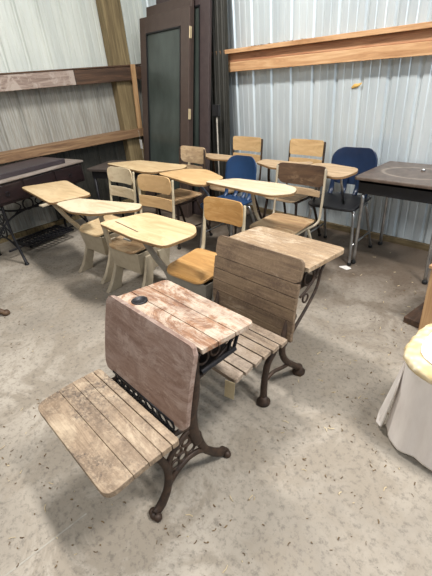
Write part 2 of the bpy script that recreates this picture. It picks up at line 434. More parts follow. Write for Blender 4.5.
# ------------------------------------------------------------------ antique desks
def iron_desk(name, label, cx, y0, W, mats, style):
    """origin on the floor; y0 is the world y of local 0; sitter faces -y"""
    t = thing(name, label, 'desk', (cx, y0, 0))
    h = W / 2
    if style == 1:
        # seat of five planks, front corners rounded
        def zs(x, y): return .362 + .010 * math.cos((y - .33) * 9) + .02 * (y < .2) * 0
        g = [.183, .283, .343, .395, .440, .474]
        for i in range(5):
            a, b_ = g[i], g[i+1] - (.0035 if i == 3 else .0015)
            bm = NB(); pl = [(-h - .004, a), (h - .006, a), (h - .006, b_), (-h - .004, b_)]
            rr = [.045, .045, 0, 0] if i == 0 else ([0, 0, .02, .02] if i == 4 else .003)
            prism(bm, round_poly(pl, rr), -.024, 0, zs)
            s = obj('seat_plank', bm, 'd1_seat', t, bevel=.0018)
        # curved panel back
        ang = -math.atan2(.592 - .50, .34)
        bm = NB(); panel(bm, W - .01, W, .338, .020, .0, .035, mtx=lean((0, .497, .368), ang), vcurve=-.006)
        obj('backrest', bm, 'd1_back', t, bevel=.004)
        # desktop: three planks plus the groove plank with inkwell
        def zt(x, y): return .668 - (y - .62) * .10
        gy = [.615, .690, .775, .880]
        for i in range(3):
            bm = NB(); a, b_ = gy[i], gy[i+1] - .003
            prism(bm, round_poly([(-h + .012, a), (h - .005, a), (h - .005, b_), (-h + .012, b_)], [.004, .004, .03 if i == 2 else .003, .03 if i == 2 else .003]), -.020, 0, zt)
            obj('desktop_plank', bm, 'd1_top', t, bevel=.003)
        bm = NB(); lathe(bm, [(.034, -.001), (.034, .004), (.027, .006), (.024, .0025), (.002, .002)], (-.165, .665, zt(0, .665) + .0005)); obj('inkwell', bm, 'black_iron', t, smooth=True)
        for sx in (-1, 1):
            X = sx * (h - .065); fl = ((1, 0, 0), .75)
            bm = NB()
            tube(bm, [(X, .345, .020), (X, .375, .036), (X, .412, .085), (X, .430, .150), (X, .428, .215), (X, .400, .290), (X, .360, .335)], [.018, .021, .019, .017, .016, .015, .012], flat=fl)
            tube(bm, [(X, .715, .020), (X, .690, .036), (X, .650, .080), (X, .615, .130), (X, .595, .190), (X, .585, .240)], [.018, .021, .018, .017, .018, .021], flat=fl)
            tube(bm, [(X, .425, .110), (X, .47, .140), (X, .53, .158), (X, .59, .145), (X, .64, .100)], [.014, .014, .013, .014, .014], flat=fl)
            tube(bm, [(X, .585, .20), (X, .570, .28), (X, .580, .36), (X, .606, .44), (X, .622, .54), (X, .625, .635)], [.022, .026, .022, .018, .016, .015], flat=fl)
            tube(bm, [(X, .430, .20), (X, .47, .25), (X, .53, .285), (X, .57, .30)], [.014, .013, .013, .014], flat=fl)
            tube(bm, [(X, .57, .31), (X, .50, .325), (X, .42, .330), (X, .27, .336)], [.014, .012, .010, .008], flat=fl)
            for cy, cz, rr in ((.545, .205, .024), (.505, .190, .020), (.468, .180, .020), (.53, .250, .018), (.49, .232, .016), (.560, .245, .012)): ring(bm, (X, cy, cz), rr, .0055)
            for (yy, s_) in ((.345, -1), (.715, 1)):
                for q in (-.014, 0, .014):
                    lathe(bm, [(.008, 0), (.017, .004), (.018, .016), (.010, .028)], (X + q, yy + s_ * .006 * (1 - abs(q) * 50), 0), 10)
            # scroll under the desktop
            tube(bm, [(X, .618, .50), (X, .70, .520), (X, .80, .565), (X, .86, .618)], [.010, .009, .008, .007], flat=fl)
            ring(bm, (X, .66, .575), .026, .005); ring(bm, (X, .72, .575), .022, .005); ring(bm, (X, .775, .592), .016, .004)
            tube(bm, [(X, .62, .632), (X, .74, .632), (X, .865, .620)], .008, flat=fl)
            obj('iron_side', bm, 'iron', t, smooth=True)
        bm = NB()   # book shelf pan
        box(bm, (-h + .055, .635, .525), (h - .055, .81, .533)); box(bm, (-h + .055, .625, .533), (h - .055, .632, .62))
        for q in (-1, 1): tube(bm, [(q * (h - .052), .635, .530), (q * (h - .052), .81, .534)], .010, 8, 1); tube(bm, [(q * (h - .055), .805, .534), (q * (h - .055), .85, .625)], .007, 8, 1); tube(bm, [(q * (h - .055), .775, .534), (q * (h - .055), .81, .628)], .006, 8, 1)
        obj('book_shelf', bm, 'black_iron', t)
        bm = NB()
        for k in range(9):
            x = -h + .10 + k * (W - .2) / 8
            ring(bm, (x, .500, .345), .022, .004, 'y', 12, 6)
        tube(bm, [(-h + .07, .500, .315), (h - .07, .500, .315)], .007, smoothn=1); tube(bm, [(-h + .07, .500, .372), (h - .07, .500, .372)], .006, smoothn=1)
        obj('iron_rail', bm, 'black_iron', t, smooth=True)
    else:
        # seat of six separated slats running across
        def zs(x, y): return .372 + .012 * math.cos((y + .02) * 8)
        n = 6; a0 = -.500 + .30; a1 = .155
        w_ = (a1 - a0) / n
        for i in range(n):
            bm = NB(); a = a0 + i * w_
            prism(bm, round_poly([(-h, a), (h + .030, a), (h + .022, a + w_ - .006), (-h, a + w_ - .006)], [.02, .02, .003, .003] if i == 0 else .003), -.020, 0, zs)
            obj('seat_slat', bm, 'd2_seat', t, bevel=.003)
        # slatted back, six boards
        z0, y0_ = .290, .222; z1, y1_ = .700, .305
        hs = [.055, .060, .062, .064, .066, .110]; acc = 0; tot = sum(hs)
        for i, hh in enumerate(hs):
            v0, v1 = acc / tot, (acc + hh) / tot; acc += hh
            bm = NB(); g = .0025
            pz0, pz1 = z0 + (z1 - z0) * v0 + g, z0 + (z1 - z0) * v1
            bowf = lambda v: -.018 * math.sin(PI * v)
            py0, py1 = y0_ + (y1_ - y0_) * v0 + bowf(v0), y0_ + (y1_ - y0_) * v1 + bowf(v1)
            L = math.hypot(pz1 - pz0, py1 - py0); an = -math.atan2(py1 - py0, pz1 - pz0)
            wb = W - .02 - (.01 if i == 0 else 0)
            if i == 5: panel(bm, wb, wb, L, .019, 0, .028, mtx=lean((0, py0, pz0), an), nv=10)
            else: box(bm, (-wb/2, 0, 0), (wb/2, .019, L), lean((0, py0, pz0), an))
            obj('back_board', bm, 'd2_back', t, bevel=.0025)
        # desktop boards
        def zt(x, y): return .660 - (y - .33) * .06
        gy = [.322, .372, .450, .545, .652]
        for i in range(4):
            a, b_ = gy[i], gy[i+1] - .0015
            bm = NB(); last = i == 3
            prism(bm, round_poly([(-h + .002, a), (h + .006, a), (h + .006, b_), (-h + .002, b_)], [.002, .002, .045 if last else .002, .045 if last else .002]), -.022, 0, zt)
            obj('desktop_plank', bm, 'd2_top', t, bevel=.002)
        for sx in (-1, 1):
            X = sx * (h - .05); bm = NB(); fl = ((1, 0, 0), .8)
            # round pads
            for yy in (.055, .350):
                lathe(bm, [(.026, 0), (.034, .004), (.034, .016), (.022, .030), (.018, .05)], (X, yy, 0), 16)
            tube(bm, [(X, .055, .03), (X, .062, .11), (X, .075, .18), (X, .10, .24), (X, .15, .285)], [.018, .017, .016, .016, .017])
            tube(bm, [(X, .350, .03), (X, .335, .05), (X, .285, .10), (X, .235, .155), (X, .205, .22), (X, .20, .30)], [.019, .018, .017, .017, .017, .018])
            tube(bm, [(X, .075, .135), (X, .13, .150), (X, .19, .135), (X, .255, .120)], .011, flat=fl)
            tube(bm, [(X, .20, .22), (X, .205, .30), (X, .255, .42), (X, .315, .52), (X, .335, .632)], [.016, .017, .013, .012, .012], flat=fl)
            tube(bm, [(X, .205, .25), (X, .30, .32), (X, .40, .395), (X, .48, .47), (X, .52, .56), (X, .60, .622)], [.011, .010, .009, .009, .008, .007], flat=fl)
            tube(bm, [(X, .13, .27), (X, .06, .31), (X, -.03, .345), (X, -.15, .352)], [.012, .011, .009, .007], flat=fl)
            tube(bm, [(X, .335, .628), (X, .47, .622), (X, .61, .612)], .008, flat=fl)
            tube(bm, [(X, .34, .48), (X, .40, .50), (X, .46, .535), (X, .50, .60)], .007, flat=fl)
            ring(bm, (X, .41, .56), .040, .006); ring(bm, (X, .385, .455), .022, .005); ring(bm, (X, .475, .565), .020, .005); ring(bm, (X, .29, .39), .020, .005)
            obj('iron_side', bm, 'iron', t, smooth=True)
        bm = NB(); box(bm, (-h + .06, .34, .515), (h - .06, .50, .523)); obj('book_shelf', bm, 'iron', t)
        bm = NB(); tube(bm, [(-h + .06, .17, .29), (h - .06, .17, .29)], .008, smoothn=1); obj('iron_rail', bm, 'iron', t, smooth=True)
    return t

iron_desk('antique_school_desk', 'nearest antique school desk with reddish brown panel back and inkwell hole', -1.070, 0, .56, None, 1)
iron_desk('antique_school_desk', 'antique school desk with grooved plank back and slatted seat, behind the nearest', -1.152, 1.0, .565, None, 2)
# paper tag hanging from the slatted seat front
bm = NB(); box(bm, (-.022, -.0008, -.095), (.022, .0008, 0)); tg = obj('price_tag', bm, 'paper_tan'); tg.location = (-.865, .792, .362); tg.rotation_euler = (0, .12, .35)
tag(tg, 'aged paper tag hanging from the slatted seat front', 'tag')

# ------------------------------------------------------------------ helper for tablet tops given in world coordinates
def desktop(t, poly, z, mat, r=.05, thick=.018, name='desktop', edge='edge'):
    inv = (Matrix.Translation(t.location) @ Matrix.Rotation(t.rotation_euler.z, 4, 'Z')).inverted()
    pl = [inv @ Vector((p[0], p[1], 0)) for p in poly]
    rp = round_poly([(p.x, p.y) for p in pl], r)
    bm = NB(); prism(bm, rp, z - thick * .35, z)
    d = obj(name, bm, mat, t, bevel=.003)
    bm = NB(); prism(bm, rp, z - thick, z - thick * .35 - .0004); obj('edge_band', bm, edge, d)
    return d

# ------------------------------------------------------------------ steel pedestal desks with a book box
def pedestal_desk(label, cx, cy, yaw, poly, ztop, topmat, frame, slats=2, back_mat='maple', seat_mat='honey', seat_z=.41, back_z=.80, bw=.37, post=None, extra_leg=True, groove=False):
    t = thing('school_desk', label, 'desk', (cx, cy, 0), yaw, 'steel pedestal school desks')
    hw_ = .185
    # seat
    bm = NB(); pl = round_poly([(-.17, -.17), (.17, -.17), (.185, .17), (-.185, .17)], [.07, .07, .03, .03])
    prism(bm, pl, seat_z - .016, seat_z, lambda x, y: .014 * (abs(x) / .18)**2 - .02 * max(0, -(y + .08)) / .1)
    obj('seat', bm, seat_mat, t, bevel=.004, smooth=False)
    # book box, tapered sheet steel, open towards the front
    bm = NB(); zt_, zb = seat_z - .025, .205; th = .006
    def sheet(p): vs = [bm.verts.new(q) for q in p]; bm.faces.new(vs)
    yf, yb = -.15, .15; xt, xb = .178, .150
    sheet([(-xt, yf, zt_), (-xb, yf + .02, zb), (-xb, yb, zb), (-xt, yb + .02, zt_)])
    sheet([(xt, yf, zt_), (xb, yf + .02, zb), (xb, yb, zb), (xt, yb + .02, zt_)])
    sheet([(-xb, yf + .02, zb), (xb, yf + .02, zb), (xb, yb, zb), (-xb, yb, zb)])
    sheet([(-xt, yb + .02, zt_), (xt, yb + .02, zt_), (xb, yb, zb), (-xb, yb, zb)])
    sheet([(-xt, yf, zt_ - .0), (xt, yf, zt_ - .0), (xb, yf + .02, zb), (-xb, yf + .02, zb)])
    obj('book_box', bm, frame, t, solid=.005)
    # legs: pressed steel inverted V each side
    for sx in (-1, 1):
        X = sx * .178
        for sy in (-1, 1):
            bm = NB()
            for k in (0,):
                a, b_ = Vector((X, sy * .06, seat_z - .06)), Vector((X * 1.02, sy * .165, .0))
                d = b_ - a; n = 6; prev = None
                for i in range(n + 1):
                    f = i / n; p = a + d * f; p.y += sy * .02 * f * f - sy * .02 * math.sin(PI * f)
                    wy_ = .030 + .022 * f + (.014 if i == n else 0); wx_ = .010 + .010 * f
                    q = [bm.verts.new((p.x + ux * wx_, p.y + uy * wy_, p.z)) for ux, uy in ((-1, -1), (1, -1), (1, 1), (-1, 1))]
                    if prev:
                        for j in range(4): bm.faces.new((prev[j], prev[(j+1) % 4], q[(j+1) % 4], q[j]))
                    else: bm.faces.new(q)
                    prev = q
                bm.faces.new(prev)
            obj('leg', bm, frame, t, bevel=.006, smooth=False)
    # back uprights
    for sx in (-1, 1):
        bm = NB(); X = sx * (bw / 2 - .006)
        tube(bm, [(X * .92, .06, seat_z - .05), (X * .97, .175, seat_z - .01), (X, .215, seat_z + .08), (X, .255, back_z - .06), (X * .985, .262, back_z - .02)], [.014, .016, .013, .010, .009], 8, 5, flat=((0, 1, 0), .8))
        obj('back_upright', bm, 'cream_steel', t, smooth=True)
    H = back_z - seat_z
    if slats == 2:
        bm = NB(); panel(bm, bw - .022, bw - .022, .125, .010, .022, .045, mtx=lean((0, .232, back_z - .125), -.06)); obj('backrest', bm, back_mat, t, smooth=False)
        bm = NB(); panel(bm, bw - .028, bw - .026, .085, .010, .022, .006, mtx=lean((0, .222, back_z - .245), -.06)); obj('lower_slat', bm, back_mat, t)
    else:
        bm = NB(); panel(bm, bw - .022, bw - .022, .155, .010, .022, .03, mtx=lean((0, .232, back_z - .155), -.06)); obj('backrest', bm, back_mat, t)
    # support arm on the sitter's right (-x)
    px_, py_ = post
    inv = (Matrix.Translation(t.location) @ Matrix.Rotation(yaw, 4, 'Z')).inverted()
    P = inv @ Vector((px_, py_, 0))
    bm = NB()
    tube(bm, [(-.18, -.10, .22), (-.182, -.125, .36), ((-.182 + P.x) / 2, (P.y - .125) / 2, .50), (P.x, P.y, ztop - .03)], [.026, .030, .028, .026], 10, 5, flat=((0, 1, 0), .5))
    box(bm, (P.x - .03, P.y - .10, ztop - .028), (P.x + .03, P.y + .10, ztop - .019))
    obj('desktop_arm', bm, frame, t, smooth=False)
    d = desktop(t, poly, ztop, topmat, [.05] * len(poly))
    if groove:
        bm = NB(); inv2 = inv; a, b_ = inv2 @ Vector((*groove[0], 0)), inv2 @ Vector((*groove[1], 0))
        bar(bm, (a.x, a.y, ztop + .0004), (b_.x, b_.y, ztop + .0004), .008, .001); obj('pencil_groove', bm, 'dark_ply', d)
    return t

U1 = pedestal_desk('steel pedestal desk with square pale maple top, leftmost beside the sewing machine', -2.95, 1.41, .06,
    [(-3.76, 1.09), (-2.97, 1.03), (-2.90, 1.34), (-3.60, 1.45)], .69, 'maple', 'taupe', 2, 'maple_white', 'maple', .40, .82, .37, post=(-3.05, 1.08))
U2 = pedestal_desk('steel pedestal desk with narrow whitish tablet top, middle of the front three', -2.42, 1.39, .10,
    [(-2.93, 1.05), (-2.90, 1.22), (-2.30, 1.42), (-2.22, 1.33), (-2.42, 1.09), (-2.62, 1.02)], .69, 'maple_white', 'taupe', 2, 'honey_top', 'brown_seat', .40, .82, .39, post=(-2.50, 1.18))
U3 = pedestal_desk('steel pedestal desk with honey single-panel backrest and wide striped pale top', -1.69, 1.38, .08,
    [(-2.22, 1.02), (-2.12, 1.33), (-1.66, 1.35), (-1.55, 1.26), (-1.56, 1.04), (-1.80, 1.01)], .69, 'maple', 'grey_steel', 1, 'honey', 'honey', .41, .76, .34, post=(-1.87, 1.10), groove=((-2.14, 1.10), (-1.86, 1.08)))
# papers lying on the shelf between the pedestals
# ------------------------------------------------------------------ tubular chairs with tablet tops in the rear rows
def tube_chair(label, cx, cy, yaw, poly, ztop, topmat, style, seat_mat, back_mat, frame='taupe', seat_z=.43, back_z=.82, bw=.40, arm=None, seat_w=.38, edge='edge', braces=False, lowslat=False, group='tablet arm chairs in the rear rows'):
    t = thing('tablet_arm_chair', label, 'chair', (cx, cy, 0), yaw, group)
    sw = seat_w / 2
    bm = NB(); prism(bm, round_poly([(-sw, -.19), (sw, -.19), (sw * .95, .18), (-sw * .95, .18)], [.07, .07, .04, .04]), seat_z - .015, seat_z, lambda x, y: .018 * (abs(x) / sw)**2 - .015 * max(0, -(y + .1)) / .1)
    obj('seat', bm, seat_mat, t, bevel=.005)
    for sx in (-1, 1):
        X = sx * (sw - .03)
        bm = NB(); tube(bm, [(X, -.13, seat_z - .03), (X * 1.12, -.17, .20), (X * 1.2, -.205, .008)], .0115, 10, 4); l_ = obj('leg', bm, frame, t, smooth=True)
        bm = NB(); lathe(bm, [(.014, 0), (.017, .004), (.017, .018), (.012, .024)], (X * 1.2, -.205, 0), 12); obj('glide', bm, 'rubber', l_, smooth=True)
        bm = NB(); tube(bm, [(X, .10, seat_z - .03), (X * 1.12, .16, .20), (X * 1.2, .215, .008)], .0115, 10, 4); l_ = obj('leg', bm, frame, t, smooth=True)
        bm = NB(); lathe(bm, [(.014, 0), (.017, .004), (.017, .018), (.012, .024)], (X * 1.2, .215, 0), 12); obj('glide', bm, 'rubber', l_, smooth=True)
    bm = NB()
    for sx in (-1, 1):
        X = sx * (sw - .03)
        tube(bm, [(X, -.15, seat_z - .028), (X, .12, seat_z - .028)], .010, 8, 1)
    tube(bm, [(-sw + .03, -.13, seat_z - .028), (sw - .03, -.13, seat_z - .028)], .009, 8, 1)
    tube(bm, [(-sw + .03, .10, seat_z - .028), (sw - .03, .10, seat_z - .028)], .009, 8, 1)
    obj('seat_frame', bm, frame, t, smooth=True)
    s = sw * 1.0
    for q in (-1, 1):
        bm = NB(); tube(bm, [(q * s, -.180, .16), (q * s, .175, .16)], .007, 8, 1); obj('stretcher', bm, frame, t, smooth=True)
    if style == 'plastic':
        bm = NB()
        panel(bm, bw * .92, bw * .86, back_z - seat_z - .09, .007, .055, .10, 18, 18, mtx=lean((0, .155, seat_z + .09), -.16), vcurve=.012)
        obj('backrest', bm, back_mat, t, smooth=True)
        for q in (-1, -.36, .36, 1):
            bm = NB(); yy = .20 - .055 * abs(q)
            tube(bm, [(q * bw * .34, yy - .04, seat_z + .004), (q * bw * .345, yy, seat_z + .05), (q * bw * .35, yy + .022, seat_z + .16)], [.020, .022, .016], 10, 5, flat=((0, 1, 0), .35))
            obj('back_strap', bm, back_mat, t, smooth=True)
    else:
        for sx in (-1, 1):
            bm = NB(); X = sx * (bw / 2 - .004)
            tube(bm, [(sx * (sw - .03), .08, seat_z - .03), (X * .97, .17, seat_z), (X, .20, seat_z + .10), (X, .235, back_z - .05), (X * .985, .240, back_z - .02)], .0095, 8, 5)
            obj('back_upright', bm, frame, t, smooth=True)
        if style == 'two':
            bm = NB(); panel(bm, bw - .02, bw - .02, .135, .010, .022, .02, mtx=lean((0, .214, back_z - .135), -.08)); obj('backrest', bm, back_mat, t)
            bm = NB(); panel(bm, bw - .024, bw - .024, .075, .010, .022, .006, mtx=lean((0, .204, back_z - .235), -.08)); obj('lower_slat', bm, back_mat, t)
        else:
            bm = NB(); panel(bm, bw - .03, bw + .02, .15, .012, .025, .05, mtx=lean((0, .222, back_z - .15), -.12)); obj('backrest', bm, back_mat, t)
            if lowslat:
                bm = NB(); panel(bm, bw - .06, bw - .06, .045, .008, .02, .006, mtx=lean((0, .208, back_z - .215), -.08)); obj('lower_slat', bm, 'old_ply', t)
    inv = (Matrix.Translation(t.location) @ Matrix.Rotation(yaw, 4, 'Z')).inverted()
    for k, (ax, ay) in enumerate(arm):
        P = inv @ Vector((ax, ay, 0)); bm = NB()
        sx = -1 if P.x < .12 else 1
        if braces: tube(bm, [(sx * (sw - .02) if not k else P.x * .8, -.10 + .05 * k, seat_z - .03), (P.x, P.y, ztop - .02)], .011, 10, 1, flat=((0, 1, 0), .6))
        else: tube(bm, [(sx * (sw - .02), -.02, seat_z - .03), (sx * (sw + .015), -.05, seat_z + .08), (P.x, P.y, ztop - .02)], .012, 10, 5)
        obj('desktop_arm', bm, frame, t, smooth=True)
    desktop(t, poly, ztop, topmat, [.045] * len(poly), edge=edge)
    return t

tube_chair('pale topped tablet arm chair with faded rounded backrest, before the brown doors', -2.97, 2.23, .0,
    [(-3.78, 1.98), (-3.55, 2.245), (-2.87, 2.317), (-2.80, 2.22), (-2.96, 1.97), (-3.10, 1.94)], .72, 'maple', 'one', 'brown_seat', 'old_ply', 'iron', .43, .85, .37, arm=[(-3.05, 2.1)], lowslat=True)
tube_chair('small navy plastic shell chair with orange-tan tablet top', -2.40, 2.34, .04,
    [(-2.87, 1.97), (-2.77, 2.20), (-2.61, 2.27), (-2.53, 2.27), (-2.22, 2.15), (-2.19, 1.93), (-2.28, 1.885)], .72, 'honey_top', 'plastic', 'navy', 'navy', 'chrome', .43, .80, .40, arm=[(-2.5, 2.05)])
tube_chair('dark brown plywood back chair with long whitish tablet top', -1.69, 2.20, .05,
    [(-2.22, 1.93), (-2.06, 2.12), (-1.64, 2.165), (-1.50, 2.12), (-1.45, 2.01), (-1.55, 1.90)], .74, 'maple_white', 'one', 'brown_seat', 'dark_ply', 'taupe', .42, .81, .42, arm=[(-1.80, 2.0)], lowslat=True)
tube_chair('blond two-slat wooden chair against the siding, nearest the brown doors', -2.75, 2.78, .0,
    [(-3.06, 2.66), (-3.02, 2.73), (-2.55, 2.745), (-2.52, 2.60), (-2.80, 2.55)], .74, 'old_ply', 'two', 'old_ply', 'honey_top', 'iron', .44, .865, .39, arm=[(-2.9, 2.68)])
tube_chair('blond two-slat wooden chair against the siding, beside the navy shell chair with black seat', -2.08, 2.83, .0,
    [(-2.32, 2.64), (-2.32, 2.77), (-1.98, 2.78), (-1.88, 2.86), (-1.835, 2.80), (-1.90, 2.55), (-2.08, 2.54)], .735, 'old_ply', 'two', 'old_ply', 'honey_top', 'iron', .44, .865, .37, arm=[(-2.2, 2.68)])
tube_chair('large navy plastic chair with black seat, chrome legs and tan tablet top', -1.59, 2.84, .08,
    [(-1.80, 2.53), (-1.82, 2.78), (-1.73, 2.84), (-1.43, 2.785), (-1.385, 2.70), (-1.39, 2.53), (-1.44, 2.475)], .74, 'old_ply', 'plastic', 'black', 'navy_dark', 'chrome', .45, .835, .44, arm=[(-1.66, 2.62), (-1.50, 2.66)], braces=True, seat_w=.42)

# dark table behind the first row
t = thing('low_table', 'dark worn table top behind the pale topped chairs, below the wall ledge', 'table', (-3.70, 2.11, 0), .35)
bm = NB(); prism(bm, round_poly([(-.32, -.20), (.32, -.20), (.32, .22), (-.32, .22)], .04), .655, .680); obj('tabletop', bm, 'dark_table', t, bevel=.004)
bm = NB(); box(bm, (-.27, -.17, .58), (.27, .19, .654)); obj('apron', bm, 'black', t)
for sx in (-1, 1):
    for sy in (-1, 1):
        bm = NB(); tube(bm, [(sx * .25, sy * .16, .60), (sx * .27, sy * .17, 0)], [.016, .012], 8, 1); obj('leg', bm, 'black_iron', t, smooth=True)

# ------------------------------------------------------------------ treadle sewing machine table
yaw = math.radians(90 + 11.5)
t = thing('treadle_sewing_table', 'antique treadle sewing machine cabinet with plum lid and black iron base', 'sewing machine', (-4.08, 1.25, 0), yaw)
L = .53
bm = NB(); prism(bm, round_poly([(-L, -.25), (L, -.25), (L, .24), (-L, .24)], .012), .752, .770); obj('tabletop', bm, 'pale_top', t, bevel=.003)
bm = NB(); prism(bm, round_poly([(-L + .02, -.18), (L - .16, -.18), (L - .16, .22), (-L + .02, .22)], .015), .771, .815); obj('lid', bm, 'purple_lid', t, bevel=.006)
bm = NB(); box(bm, (-L + .02, -.225, .56), (L - .02, .22, .750)); body = obj('drawer_case', bm, 'maroon', t, bevel=.004)
for k in range(3):
    x0 = -L + .04 + k * .335
    bm = NB(); box(bm, (x0, -.238, .585), (x0 + .31, -.2255, .735)); d = obj('drawer', bm, 'maroon', t, bevel=.004)
    bm = NB(); ring(bm, (x0 + .155, -.246, .655), .018, .003, 'y', 14, 6); obj('drawer_pull', bm, 'black_iron', d, smooth=True)
for sx in (-1, 1):
    X = sx * .40; bm = NB()
    tube(bm, [(X * 1.02, -.30, .012), (X, -.255, .10), (X, -.20, .30), (X, -.19, .555)], [.016, .013, .012, .014], 8)
    tube(bm, [(X * 1.02, .20, .012), (X, .18, .10), (X, .12, .30), (X, .14, .555)], [.016, .013, .012, .014], 8)
    tube(bm, [(X, -.24, .14), (X, -.10, .22), (X, .03, .22), (X, .17, .14)], .009, 8)
    tube(bm, [(X, -.19, .50), (X, -.10, .38), (X, .02, .38), (X, .13, .50)], .008, 8)
    tube(bm, [(X, -.21, .28), (X, -.08, .38), (X, .0, .50), (X, .12, .32)], .007, 8)
    ring(bm, (X, -.04, .30), .07, .008); ring(bm, (X, -.04, .30), .03, .006); ring(bm, (X, -.13, .44), .03, .005); ring(bm, (X, .06, .44), .03, .005)
    lathe(bm, [(.018, 0), (.022, .006), (.016, .02)], (X * 1.02, -.30, 0), 10); lathe(bm, [(.018, 0), (.022, .006), (.016, .02)], (X * 1.02, .20, 0), 10)
    obj('iron_side', bm, 'black_iron', t, smooth=True)
bm = NB()
tube(bm, [(-.40, .10, .20), (-.25, .10, .33), (0, .10, .385), (.25, .10, .33), (.40, .10, .20)], .010, 8)
tube(bm, [(-.40, .10, .52), (-.22, .10, .42), (0, .10, .385), (.22, .10, .42), (.40, .10, .52)], .010, 8)
ring(bm, (0, .10, .43), .055, .008, 'y'); tube(bm, [(-.16, .10, .50), (-.08, .10, .43), (-.16, .10, .37)], .006, 8); tube(bm, [(.16, .10, .50), (.08, .10, .43), (.16, .10, .37)], .006, 8)
tube(bm, [(-.40, -.02, .08), (.40, -.02, .08)], .011, 8, 1)
obj('cross_brace', bm, 'black_iron', t, smooth=True)
bm = NB()
box(bm, (-.26, -.17, .085), (.26, -.15, .105)); box(bm, (-.26, .13, .085), (.26, .15, .105))
box(bm, (-.26, -.17, .085), (-.24, .15, .105)); box(bm, (.24, -.17, .085), (.26, .15, .105))
for k in range(11): box(bm, (-.235 + k * .044, -.15, .090), (-.235 + k * .044 + .018, .13, .100))
for k in range(3): box(bm, (-.25, -.10 + k * .08, .092), (.25, -.085 + k * .08, .102))
obj('treadle', bm, 'black_iron', t)
bm = NB(); ring(bm, (.34, .04, .32), .155, .010); ring(bm, (.34, .04, .32), .03, .010)
for k in range(5):
    a = 2 * PI * k / 5; tube(bm, [(.34, .04 + .03 * math.cos(a), .32 + .03 * math.sin(a)), (.34, .04 + .15 * math.cos(a), .32 + .15 * math.sin(a))], .006, 6, 1)
obj('drive_wheel', bm, 'black_iron', t, smooth=True)

# ------------------------------------------------------------------ big dark desk at the right
t = thing('laminate_desk', 'dark laminate desk with black book tray and chrome legs, against the right wall', 'desk', (-1.072, 2.94, 0), .0)
bm = NB(); prism(bm, round_poly([(-.32, -.29), (.31, -.29), (.31, .29), (-.32, .29)], .035), .688, .710); obj('desktop', bm, 'big_top', t, bevel=.005)
bm = NB(); box(bm, (-.29, -.25, .585), (.28, .25, .591)); box(bm, (-.29, .245, .591), (.28, .251, .687)); box(bm, (-.292, -.25, .591), (-.286, .25, .687)); box(bm, (.276, -.25, .591), (.282, .25, .687))
box(bm, (-.29, -.252, .591), (.28, -.246, .664)); obj('book_tray', bm, 'black', t)
for sx in (-1, 1):
    for sy in (-1, 1):
        bm = NB(); tube(bm, [(sx * .265, sy * .215, .60), (sx * .272, sy * .225, .30), (sx * .280, sy * .235, .012)], .0135, 12, 3); l_ = obj('leg', bm, 'chrome', t, smooth=True)
        bm = NB(); lathe(bm, [(.016, 0), (.019, .004), (.019, .02), (.014, .03)], (sx * .280, sy * .235, 0), 12); obj('glide', bm, 'rubber', l_, smooth=True)
bm = NB(); lathe(bm, [(.012, 0), (.015, .004), (.012, .012), (.006, .016)], (0, 0, 0), 14); o = obj('metal_knob', bm, 'chrome', smooth=True); o.location = (-1.045, 3.01, .7102)
tag(o, 'tiny metal knob lying on the dark laminate desk', 'knob')

# ------------------------------------------------------------------ doors leaning in the corner
def door(label, x0, x1, yb, yt, zt, mat, glass=True, th=.035):
    w_ = x1 - x0; ang = -math.atan2(yt - yb, zt); Hh = math.hypot(yt - yb, zt)
    t = thing('leaning_door', label, 'door', ((x0 + x1) / 2, yb, 0)); t.rotation_euler = (ang, 0, 0)
    h = w_ / 2; s = .115
    if glass:
        bm = NB(); box(bm, (-h, 0, 0), (-h + s, th, Hh)); box(bm, (h - s - .02, 0, 0), (h, th, Hh))
        box(bm, (-h + s, 0, Hh - .15), (h - s - .02, th, Hh)); box(bm, (-h + s, 0, 0), (h - s - .02, th, .24)); obj('door_frame', bm, mat, t, bevel=.004)
        bm = NB(); box(bm, (-h + s + .002, th * .4, .242), (h - s - .022, th * .6, Hh - .152)); obj('glass_pane', bm, 'glass', t)
        bm = NB()
        for a, b_ in (((-h + s, -.002, .24), (-h + s + .012, .010, Hh - .15)), ((h - s - .032, -.002, .24), (h - s - .02, .010, Hh - .15)), ((-h + s, -.002, Hh - .162), (h - s - .02, .010, Hh - .15))): box(bm, a, b_)
        obj('glazing_bead', bm, 'black', t)
    else:
        bm = NB(); box(bm, (-h, 0, 0), (h, th, Hh)); obj('door_slab', bm, mat, t, bevel=.004)
    return t, h, Hh, th
dA, h, Hh, th = door('front glass-paned dark brown door leaning in the corner', -4.25, -3.40, 2.655, 2.985, 2.02, 'door')
for z in (.55, 1.05, 1.78):
    bm = NB(); box(bm, (h + .0005, .004, z), (h + .006, .028, z + .10)); tube(bm, [(h + .006, .002, z), (h + .006, .002, z + .10)], .006, 8, 1); obj('hinge', bm, 'paper_tan', dA)
door('taller brown slab door leaning directly behind the glass-paned door', -4.165, -3.41, 2.700, 3.035, 2.11, 'door', False)
door('purple-brown glazed door at the back of the leaning stack', -4.06, -3.22, 2.80, 3.10, 2.17, 'door2', True)
t = thing('steel_sheet', 'dark ribbed steel sheet leaning on the wall at the right of the doors', 'sheet', (-3.22, 3.07, 0)); t.rotation_euler = (-.055, 0, 0)
bm = NB(); ribbed(bm, (-.30, 0, 0), (.13, 0, 0), 0, 2.2, (0, -1, 0), pitch=.06, start=.05, depth=.012); obj('sheet_panel', bm, 'barn_dark', t, solid=.002)
